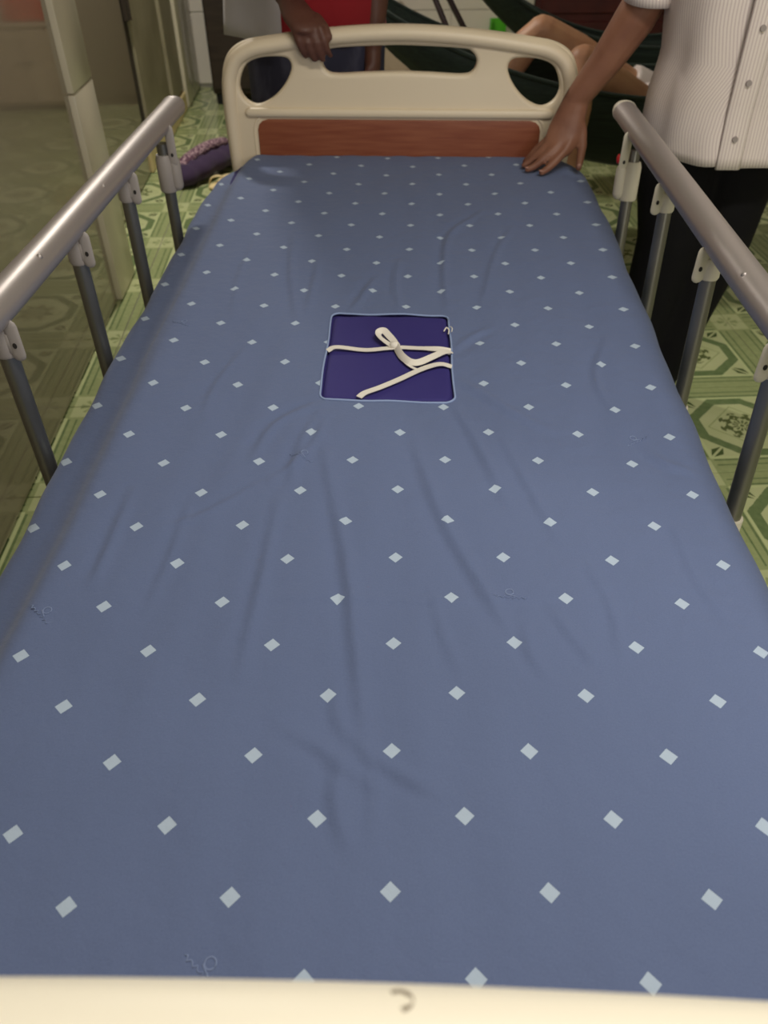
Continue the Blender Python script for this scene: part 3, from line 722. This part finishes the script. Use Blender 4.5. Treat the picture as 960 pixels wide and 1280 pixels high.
# right hand, spread over the mattress corner
parts += [tube([WRA, (.408, 2.000, .722), (.398, 1.990, .690), (.388, 1.978, .668)], [(.030, .024), (.036, .022), (.042, .020), (.040, .016)], 14, ref=(.85, -.35, -.2)),
          finger([(.412, 1.972, .676), (.398, 1.957, .655), (.376, 1.945, .634), (.358, 1.934, .620), (.344, 1.926, .6135)], .0105),
          finger([(.392, 1.975, .672), (.370, 1.963, .654), (.346, 1.956, .633), (.328, 1.952, .619), (.313, 1.949, .6135)], .0105),
          finger([(.376, 1.985, .672), (.352, 1.980, .654), (.332, 1.978, .634), (.318, 1.977, .621), (.306, 1.976, .6145)], .0098),
          finger([(.366, 1.998, .674), (.345, 1.998, .656), (.330, 2.000, .638), (.320, 2.001, .625), (.311, 2.001, .6165)], .0085),
          finger([(.428, 1.995, .715), (.438, 1.982, .690), (.440, 1.972, .660), (.438, 1.962, .632), (.436, 1.955, .6165)], .0112)]
# left hand hanging
parts += [tube([(.99, 1.78, .80), (.992, 1.76, .75), (.992, 1.75, .71)], [(.028, .02), (.040, .018), (.038, .015)], 12, ref=(1, 0, 0))]
for k in range(4): parts.append(finger([(.965+.018*k, 1.75, .715), (.963+.019*k, 1.738, .68), (.963+.019*k, 1.74, .65), (.964+.019*k, 1.75, .628)], .009))
parts.append(finger([(.965, 1.77, .75), (.945, 1.75, .725), (.94, 1.735, .70), (.942, 1.728, .68)], .0105))
for hip, knee, ank, toe in (((.665, 1.97, .84), (.695, 1.93, .47), (.665, 1.93, .09), (.60, 1.80, .03)), ((.80, 1.99, .84), (.785, 1.93, .47), (.725, 1.935, .09), (.66, 1.80, .03))):
    parts += [tube([hip, knee], [.085, .058], 14), tube([knee, tuple(np.array(knee)*.6+np.array(ank)*.4+(0, .015, 0)), ank], [.056, .055, .036], 14), flatfoot((ank[0]+.01, ank[1]+.04, .045), toe)]
fused('body', parts, M['skinA'], pa, .0042, 4)
fin()
for tip, d in (((.3415, 1.924, .6185), 0), ((.3105, 1.9475, .6185), 0), ((.4355, 1.951, .622), 1)):
    obj('finger_nail', *ball(tip, (.0058, .005, .0022) if not d else (.006, .0035, .006), 10, 6), M['nail'], pa)
# trousers: two tapering legs grown together at the hips
fused('trousers', [tube([(.735, 1.965, .86), (.735, 1.965, .80), (.735, 1.968, .72)], [(.140, .11), (.158, .122), (.155, .12)], 20, ref=(1, 0, 0)),
    tube([(.665, 1.955, .80), (.668, 1.93, .60), (.682, 1.915, .46), (.668, 1.915, .25), (.662, 1.92, .05)], [.100, .092, .080, .068, .062], 18, cap='flat'),
    tube([(.800, 1.965, .80), (.803, 1.935, .60), (.798, 1.92, .46), (.765, 1.925, .25), (.735, 1.935, .05)], [.102, .094, .082, .070, .064], 18, cap='flat')], M['blacktrouser'], pa, .008, 5)
for hx, hy, tx, ty in ((.672, 1.975, .605, 1.80), (.735, 1.985, .668, 1.81)):
    obj('sandal', *join(tube([(hx, hy, .012), ((hx+tx)/2, (hy+ty)/2, .012), (tx, ty, .012)], [(.036, .011), (.042, .011), (.040, .011)], 14, ref=(1, -.4, 0))), M['sole'], pa)
# shirt: hangs open-bottomed, right front laps over the left
def torso_ring(z, cx, cy, a, b, n=64, seed=0, fold=.006):
    r = []
    for k in range(n):
        t = 2*PI*k/n - PI/2
        f = 1+fold/a*(math.sin(5*t+seed+z*6)+.6*math.sin(9*t-z*11+seed))*(1-min(1, max(0, (z-.7)/.7)))
        r.append((cx+a*f*math.copysign(abs(math.cos(t))**.85, math.cos(t)), cy+b*f*math.copysign(abs(math.sin(t))**.85, math.sin(t)), z))
    return r
rings = []
for z in np.linspace(.678, 1.30, 30):
    t = (z-.655)/.645
    cy = 1.90-.07*max(0, t-.2); a = float(np.interp(t, [0, .12, .22, .33, .45, .7, 1], [.166, .174, .174, .164, .172, .180, .172])); b = .155-.02*t
    if t > .82: k = (t-.82)/.18; a *= 1+.02*k*k; b *= 1-.22*k*k
    cx = .742-.030*t
    rg = torso_ring(z, cx, cy, a, b, seed=1)
    if t < .12: rg = [(x, y, zz+(1-t/.12)*(.002 if x > .712 else .016-.012*math.sin(max(0, min(1, (x-.57)/.14))*PI))) for x, y, zz in rg]
    rings.append(rg)
for q, z in ((.86, 1.322), (.62, 1.338), (.42, 1.348)):
    rings.append([(.708+(x-.708)*q, 1.815+(y-1.815)*q, z) for x, y, _ in rings[29]])
grid_cloth('shirt', rings, M['shirt'], pa, 150)
# sleeves
for P, R in (([(.615, 1.83, 1.265), (.56, 1.865, 1.21), (.54, 1.91, 1.10), (.538, 1.94, 1.02), (.540, 1.95, .958)], [.072, .070, .064, .062, .064]),
             ([(.80, 1.83, 1.265), (.89, 1.875, 1.20), (.945, 1.925, 1.06), (.957, 1.925, .985)], [.072, .068, .062, .064])):
    P = smooth_path(P, 4); R = np.interp(np.linspace(0, 1, len(P)), np.linspace(0, 1, len(R)), R)
    v, f = tube(P, list(R), 24, cap='flat'); n = 24
    grid_cloth('sleeve', [v[i*n:(i+1)*n] for i in range(len(P))], M['shirt'], pa, 150)
rows = []
for k, (dz, q) in enumerate(((0, 1.0), (.03, .92), (.055, .90), (.035, 1.12))):
    rows.append([(.708+.074*q*math.cos(a), 1.812+.072*q*math.sin(a)-.04*dz/.05, 1.325+dz*.8+.010*math.sin(a)) for a in np.linspace(-PI/2+.25, 1.5*PI-.25, 30)])
grid_cloth('collar', rows, M['shirt'], pa, 150, closed=False, thick=.003)
# button placket and buttons on the front
front = lambda z: 1.90-.07*max(0, (z-.655)/.645-.2)-(.155-.02*(z-.655)/.645)
pl = []
for z in np.linspace(.679, 1.26, 24):
    t = (z-.655)/.645; x0 = .712-.030*t; y = front(z)-.007
    pl.append([(x0-.030, y+.004, z), (x0-.026, y, z), (x0+.016, y+.0005, z), (x0+.022, y+.006, z)])
grid_cloth('placket', pl, M['shirt'], pa, 150, closed=False, thick=.003)
for z in (.74, .845, .94, 1.04, 1.14):
    obj('button', *tube([(.708-.030*(z-.655)/.645, front(z)-.009, z), (.708-.030*(z-.655)/.645, front(z)-.0125, z)], [.0062, .0055], 12, cap='flat'), M['button'], pa, sharp=40)

# --- person behind the headboard
pb = empty('person', (-.22, 2.52, 0), 'person in red shirt and open grey overshirt gripping the top of the headboard', 'person')
def leanB(x, y, z): return (x, y-.75*min(max(z-.98, 0), .42)-.15*max(z-1.40, 0), z)   # bends forward over the headboard
parts = []; hparts = []
fin = head(leanB(-.22, 2.42, 1.65), rad(4), rad(34), pb, 'skinB', hparts)
WRB = (-.262, 2.165, .925)
parts += [tube([(-.22, 2.50, 1.43), (-.22, 2.47, 1.52), (-.22, 2.44, 1.59)], [.06, .055, .055], 14),
          tube([(-.22, 2.56, .86), (-.22, 2.56, .98), (-.22, 2.54, 1.14), (-.22, 2.52, 1.36), (-.22, 2.51, 1.45)], [(.145, .10), (.135, .095), (.16, .10), (.165, .095), (.10, .07)], 18, ref=(1, 0, 0)),
          tube([(-.35, 2.51, 1.39), (-.40, 2.48, 1.33), (-.41, 2.42, 1.12), (-.385, 2.36, 1.06)], [.056, .052, .045, .040], 14),
          tube([(-.385, 2.36, 1.06), (-.345, 2.29, 1.015), (-.30, 2.22, .965), WRB], [(.040, .040), (.041, .039), (.035, .033), (.029, .024)], 14),
          tube([(-.09, 2.51, 1.39), (-.050, 2.53, 1.30), (-.055, 2.53, 1.06), (-.060, 2.52, 1.0)], [.056, .050, .042, .039], 14),
          tube([(-.060, 2.52, 1.0), (-.072, 2.49, .88), (-.078, 2.47, .78)], [.038, .036, .026], 14),
          # right hand over the rail
          tube([WRB, (-.248, 2.130, .914), (-.232, 2.095, .902), (-.222, 2.072, .893)], [(.030, .023), (.036, .020), (.041, .018), (.038, .015)], 14, ref=(.9, .3, 0))]
for k, (x, dz) in enumerate(((-.252, .004), (-.232, 0), (-.212, 0), (-.193, .004))):
    parts.append(finger([(x, 2.080, .898), (x+.010, 2.055, .882+dz), (x+.019, 2.052, .858+dz), (x+.026, 2.056, .838+dz), (x+.032, 2.062, .822+dz*2)], .0098 if k < 3 else .0085))
parts.append(finger([(-.215, 2.115, .905), (-.190, 2.095, .900), (-.172, 2.072, .885), (-.162, 2.060, .868)], .0112))
parts += [tube([(-.078, 2.47, .78), (-.079, 2.46, .735), (-.080, 2.455, .70)], [(.024, .02), (.024, .034), (.016, .034)], 12, ref=(1, 0, 0))]
for k in range(4): parts.append(finger([(-.080, 2.43+.017*k, .705), (-.083, 2.425+.018*k, .67), (-.089, 2.427+.018*k, .645), (-.096, 2.43+.018*k, .628)], .009))
parts.append(finger([(-.085, 2.44, .74), (-.096, 2.42, .715), (-.10, 2.41, .69), (-.104, 2.408, .672)], .0105))
for s, hx in ((-1, -.32), (1, -.14)):
    parts += [tube([(hx, 2.56, .86), (hx-.01, 2.53, .47)], [.082, .056], 14), tube([(hx-.01, 2.53, .47), (hx-.01, 2.545, .3), (hx-.01, 2.56, .09)], [.054, .054, .036], 14), flatfoot((hx-.01, 2.59, .045), (hx-.02, 2.40, .03))]
fused('body', [xf(m, leanB) for m in parts]+hparts, M['skinB'], pb, .0045, 4)
fin()
fused('trousers', [tube([(-.235, 2.555, .95), (-.235, 2.555, .82), (-.235, 2.555, .74)], [(.175, .12), (.195, .125), (.185, .12)], 20, ref=(1, 0, 0)),
    tube([(-.345, 2.55, .82), (-.345, 2.53, .62), (-.345, 2.52, .46), (-.335, 2.545, .25), (-.335, 2.555, .05)], [.105, .098, .088, .076, .072], 18, cap='flat'),
    tube([(-.140, 2.55, .82), (-.142, 2.53, .62), (-.147, 2.52, .46), (-.15, 2.545, .25), (-.15, 2.555, .05)], [.098, .092, .084, .074, .070], 18, cap='flat')], M['jeans'], pb, .008, 5)
rings = []
for z in np.linspace(.80, 1.44, 26):
    t = (z-.80)/.64; a = .178-.015*t; b = .135-.02*t
    if t > .8: k = (t-.8)/.2; a *= 1+.02*k*k; b *= 1-.2*k*k
    rings.append([leanB(*p) for p in torso_ring(z, -.225, 2.545-.03*t, a, b, seed=3, fold=.004)])
for q, z in ((.84, 1.462), (.60, 1.478), (.42, 1.486)):
    rings.append([(-.225+(x+.225)*q, 2.20+(y-2.20)*q, z) for x, y, _ in rings[25]])
grid_cloth('shirt', rings, M['redshirt'], pb, 1)
for P, R in (([(-.33, 2.515, 1.40), (-.395, 2.49, 1.33), (-.408, 2.43, 1.14)], [.068, .064, .062]), ([(-.11, 2.515, 1.40), (-.052, 2.53, 1.33), (-.036, 2.53, 1.12)], [.068, .062, .058])):
    P = smooth_path(P, 5); R = np.interp(np.linspace(0, 1, len(P)), np.linspace(0, 1, len(R)), R); v, f = tube(P, list(R), 20, cap='flat')
    grid_cloth('sleeve', [[leanB(*p) for p in v[i*20:(i+1)*20]] for i in range(len(P))], M['redshirt'], pb, 1)
# open overshirt: a front panel hanging at his right side and the back
rings = []
for z in np.linspace(.795, 1.41, 22):
    t = (z-.795)/.615; row = []
    for k in range(22):
        a = rad(252-k*9.5)
        ra, rb = .262-.06*t+.007*math.sin(k*1.3+z*8), .19-.035*t
        row.append(leanB(-.235+ra*math.cos(a), 2.545-.03*t+rb*math.sin(a), z+.012*math.sin(k*.4)*(1-t)))
    rings.append(row)
grid_cloth('overshirt', rings, M['grey'], pb, 1, closed=False, thick=.004)

# --- person lying in the hammock
pc = empty('person', (1.0, 3.05, .30), 'person lying in the green hammock with bare bent knees and white shorts', 'person')
parts = []
fin = head((1.93, 3.08, .80), rad(92), rad(-60), pc, 'skinC', parts)
parts += [tube([(1.78, 3.07, .68), (1.86, 3.075, .735)], [.06, .055], 14),
          tube([(.90, 3.05, .44), (1.08, 3.05, .42), (1.32, 3.05, .46), (1.56, 3.06, .56), (1.72, 3.07, .65)], [(.15, .095), (.145, .095), (.15, .10), (.165, .10), (.10, .07)], 18, ref=(0, 1, 0)),
          tube([(1.58, 2.90, .60), (1.45, 2.91, .58), (1.28, 2.91, .55)], [.052, .046, .040], 12), tube([(1.28, 2.91, .55), (1.16, 2.92, .56), (1.06, 2.93, .57)], [.039, .036, .027], 12),
          tube([(1.06, 2.93, .57), (1.01, 2.96, .58)], [(.036, .016), (.036, .014)], 12, ref=(0, 1, 0)),
          tube([(1.58, 3.22, .60), (1.45, 3.27, .57), (1.28, 3.27, .52)], [.052, .046, .040], 12), tube([(1.28, 3.27, .52), (1.16, 3.22, .55), (1.06, 3.15, .57)], [.039, .036, .027], 12),
          tube([(1.06, 3.15, .57), (1.01, 3.12, .58)], [(.036, .016), (.036, .014)], 12, ref=(0, 1, 0))]
for y0 in (2.945, 3.10):
    for k in range(4): parts.append(finger([(1.015, y0+.016*k, .582), (.985, y0+.017*k, .583), (.962, y0+.017*k, .575), (.945, y0+.017*k, .562)], .0088))
    parts.append(finger([(1.04, y0+.02, .585), (1.02, y0+(.0 if y0 < 3 else .06), .60), (1.0, y0+(.0 if y0 < 3 else .06), .602), (.985, y0+(.005 if y0 < 3 else .055), .598)], .0105))
K1 = (.482, 3.10, .718); K2 = (.592, 2.86, .668)
parts += [tube([(.92, 3.12, .46), (.78, 3.12, .54), (.60, 3.11, .655), K1], [.090, .082, .066, .055], 16),
          tube([K1, (.43, 3.10, .68), (.36, 3.09, .58), (.29, 3.08, .46)], [.054, .052, .050, .036], 16), flatfoot((.31, 3.09, .445), (.13, 3.07, .47), .04, .045),
          tube([(.93, 2.98, .46), (.82, 2.93, .505), (.69, 2.88, .60), K2], [.092, .084, .068, .058], 16),
          tube([K2, (.575, 2.80, .58), (.545, 2.72, .40), (.53, 2.68, .10)], [.055, .055, .050, .034], 16), flatfoot((.53, 2.71, .04), (.50, 2.52, .03), .04, .045)]
fused('body', parts, M['skinC'], pc, .006, 4)
fin()
fused('shorts', [tube([(1.10, 3.05, .43), (.98, 3.05, .44), (.90, 3.05, .45)], [(.17, .115), (.175, .118), (.16, .11)], 18, ref=(0, 1, 0)), tube([(.95, 3.12, .46), (.80, 3.12, .53)], [.106, .100], 16, cap='flat'), tube([(.96, 2.97, .46), (.815, 2.93, .505)], [.108, .102], 16, cap='flat')], M['pants'], pc, .008, 3)
rings = []
for x in np.linspace(1.06, 1.72, 20):
    t = (x-1.06)/.66; a = .175-.02*abs(t-.5); b = .12
    if t > .8: k = (t-.8)/.2; a *= 1-.4*k; b *= 1-.3*k
    zc = np.interp(x, [1.06, 1.32, 1.56, 1.74], [.425, .46, .56, .66])
    rings.append([(x, 3.05+a*math.cos(2*PI*k/36), zc+b*math.sin(2*PI*k/36)) for k in range(36)])
grid_cloth('undershirt', rings, M['grey'], pc, 1)

# ------------------------------------------------------------------ hammocks and their stand
def hammock(name, label, A, B, zmid, w, rim, Y, bulge, ropelen, tm=.5):
    root = empty(name, ((A[0]+B[0])/2, Y, zmid), label, 'hammock', 'dark green hammocks')
    n, m = 46, 19; V = []; F = []
    for i in range(n):
        t = i/(n-1); x = A[0]+(B[0]-A[0])*t; y = A[1]+(B[1]-A[1])*t
        line = A[2]+(B[2]-A[2])*t; s = 4*t*(1-t); sk = s**.75
        zb = (A[2]*(1-t)+B[2]*t)-((A[2]+B[2])/2-zmid)*s**.8
        ww = w*(s**.6)+.018; rr = rim*(s**.9)+.02
        for k in range(m):
            c = -1+2*k/(m-1)
            fold = .007*math.sin(k*2.6+1.5*math.sin(t*5))*(1-.4*s)
            V.append((x, y+ww*math.sin(c*PI/2*.92)+.004*math.sin(k*3), zb+rr*(1-math.cos(c*PI/2*.92))+fold))
    for i in range(n-1):
        for k in range(m-1): F.append((i*m+k, i*m+k+1, (i+1)*m+k+1, (i+1)*m+k))
    o = obj('cloth', V, F, M['hammock'], root); s = o.modifiers.new('thickness', 'SOLIDIFY'); s.thickness = .004
    for k0 in (0, m-1):
        p = [V[i*m+k0] for i in range(n)]; obj('hem', *tube(p, [.007]*n, 8), M['hammock'], root)
    for P, d in ((A, -1), (B, 1)):
        q = (P[0]+d*ropelen, P[1], P[2]+ropelen*.9)
        obj('rope', *tube([P, q], [.012, .007], 8), M['rope'], root)
    return root
hammock('hammock', 'dark green hammock nearest the headboard, sagging under the lying person', (-.315, 3.0, 1.0), (2.35, 3.1, 1.06), .30, .27, .30, 3.05, 0, .25)
hammock('hammock', 'empty dark green hammock hanging behind the lying person', (.02, 3.64, 1.16), (1.95, 3.72, 1.10), .44, .13, .16, 3.7, 0, .12)
st = empty('hammock_stand', (.1, 3.72, 0), 'dark metal pole stand behind the hammocks with splayed legs', 'stand')
for p, q in (((-.115, 3.62, 1.2), (.52, 3.50, .012)), ((-.115, 3.62, 1.2), (.66, 3.72, .012)), ((2.05, 3.74, 1.2), (1.48, 3.50, .012)), ((2.05, 3.74, 1.2), (1.35, 3.90, .012))):
    obj('leg', *tube([p, q], [.0115, .0115], 10), M['pole'], st)
obj('top_bar', *tube([(-.115, 3.62, 1.2), (2.05, 3.74, 1.2)], [.0115, .0115], 10), M['pole'], st)

# ------------------------------------------------------------------ things at the back
# dark cabinet on little feet, left of the person in red
cb = empty('cabinet', rw(-.42, 5.45), 'tall dark brown cabinet on small black feet in the far left corner', 'cabinet')
obj('body', *ROOM(box(-.72, 5.27, .06, -.12, 5.70, 1.70, .008)), M['walnut'], cb, sharp=30)
for x0 in (-.715, -.418):
    d = obj('door', *ROOM(box(x0+.005, 5.252, .09, x0+.292, 5.272, 1.68, .004)), M['walnut'], cb, sharp=30)
    hx = x0+(.265 if x0 < -.5 else .03)
    obj('handle', *ROOM(tube([(hx, 5.238, .85), (hx, 5.238, .97)], [.006, .006], 8)), M['steel'], d)
for x in (-.68, -.16):
    for y in (5.31, 5.66):
        obj('foot', *ROOM(tube([(x, y, 0), (x, y, .062)], [.026, .030], 12, cap='flat')), M['black'], cb, sharp=40)
# low beige cupboard with a red plastic box on it, seen between the red shirt and the hammock
cx, cy = -.20, 5.36
cp = empty('cupboard', (cx, cy, 0), 'low beige cupboard standing by the white tiled wall under the red box', 'cupboard')
obj('body', *box(cx-.26, cy-.17, .03, cx+.26, cy+.17, .43, .005), M['beigewood'], cp, sharp=30)
obj('top', *box(cx-.275, cy-.19, .43, cx+.275, cy+.18, .452, .006), M['beigewood'], cp, sharp=30)
for sx in (-1, 1):
    d = obj('door', *box(cx+sx*.128-.122, cy-.184, .05, cx+sx*.128+.122, cy-.170, .42, .004), M['beigewood'], cp, sharp=30)
    obj('knob', *ball((cx+sx*.03, cy-.194, .26), .012, 10, 7), M['steel'], d)
    for sy in (-1, 1): obj('foot', *tube([(cx+sx*.22, cy+sy*.13, 0), (cx+sx*.22, cy+sy*.13, .032)], [.018, .02], 10, cap='flat'), M['black'], cp, sharp=40)
rx = empty('plastic_box', (cx-.06, cy, .453), 'bright red lidded plastic box on top of the low beige cupboard', 'box')
obj('body', *box(cx-.22, cy-.14, .453, cx+.07, cy+.13, .66, .015, 3), M['red'], rx, sharp=40)
obj('lid', *box(cx-.235, cy-.155, .66, cx+.085, cy+.145, .69, .010, 2), M['red'], rx, sharp=40)
for sx in (-1, 1): obj('handle', *box(cx-.075+sx*.155-.012, cy-.05, .60, cx-.075+sx*.155+.012, cy+.05, .625, .004), M['red'], rx, sharp=40)
stl = empty('plastic_stool', (.20, 4.3, 0), 'low red plastic stool on the floor beyond the hammock', 'stool')
obj('seat', *box(.045, 4.15, .405, .345, 4.45, .43, .010, 2), M['red'], stl, sharp=40)
for sx in (-1, 1):
    for sy in (-1, 1):
        obj('leg', *tube([(.195+sx*.16, 4.3+sy*.16, 0), (.195+sx*.12, 4.3+sy*.12, .41)], [.016, .022], 8, cap='flat'), M['red'], stl, sharp=40)
# lime green dustpan hung on the tiles
dx, dy, dz = rw(1.08, RY1-.02, .39)
dp = empty('dustpan', (dx, dy, .30), 'small lime green plastic dustpan hung on the white wall tiles', 'dustpan')
obj('pan', *ROOM(join(box(1.03, RY1-.055, .25, 1.13, RY1-.007, .27, .004), box(1.03, RY1-.016, .25, 1.13, RY1-.007, .375, .003), box(1.03, RY1-.055, .25, 1.038, RY1-.007, .375, .003), box(1.122, RY1-.055, .25, 1.13, RY1-.007, .375, .003))), M['lime'], dp, sharp=40)
obj('handle', *ROOM(tube([(1.08, RY1-.017, .20), (1.08, RY1-.02, .26)], [.012, .010], 10)), M['lime'], dp)
# purple cloth bag with a pale woven band lying on the floor left of the bed head
bag = empty('cloth_bag', (-.97, 3.72, 0), 'dark purple cloth bag with a pale woven band on the floor by the left rail', 'bag')
def bagmesh():
    P = smooth_path([(-1.005, 3.70, .045), (-.965, 3.76, .052), (-.92, 3.85, .058), (-.875, 3.96, .056), (-.84, 4.05, .05)], 5)
    return tube(P, [(.044+.005*math.sin(i*1.7), .062+.006*math.sin(i*1.1+1)) for i in range(len(P))], 18, ref=(0, 0, 1))
v, f = bagmesh(); v = [(x, y, max(.001, z)) for x, y, z in v]
obj('bag_body', v, f, M['purple'], bag)
P = smooth_path([(-1.055, 3.69, .036), (-1.02, 3.755, .082), (-.975, 3.84, .106), (-.925, 3.95, .112), (-.885, 4.05, .10)], 5)
obj('woven_band', *tube(P, [(.022, .032)]*len(P), 12, ref=(0, 0, 1)), M['band'], bag)
# small cream sandal beside the bag
sd = empty('sandal', (-.835, 3.72, 0), 'small cream sandal on the floor between the purple bag and the headboard', 'sandal')
obj('sole', *tube([(-.86, 3.66, .012), (-.84, 3.72, .012), (-.825, 3.80, .012)], [(.032, .011), (.028, .011), (.034, .011)], 14, ref=(1, 0, 0)), M['skirting'], sd)
obj('strap', *tube(smooth_path([(-.89, 3.69, .02), (-.88, 3.69, .04), (-.85, 3.69, .05), (-.825, 3.70, .04), (-.815, 3.70, .02)], 4), [(.012, .004)]*17, 8, ref=(0, 1, 0)), M['skirting'], sd)
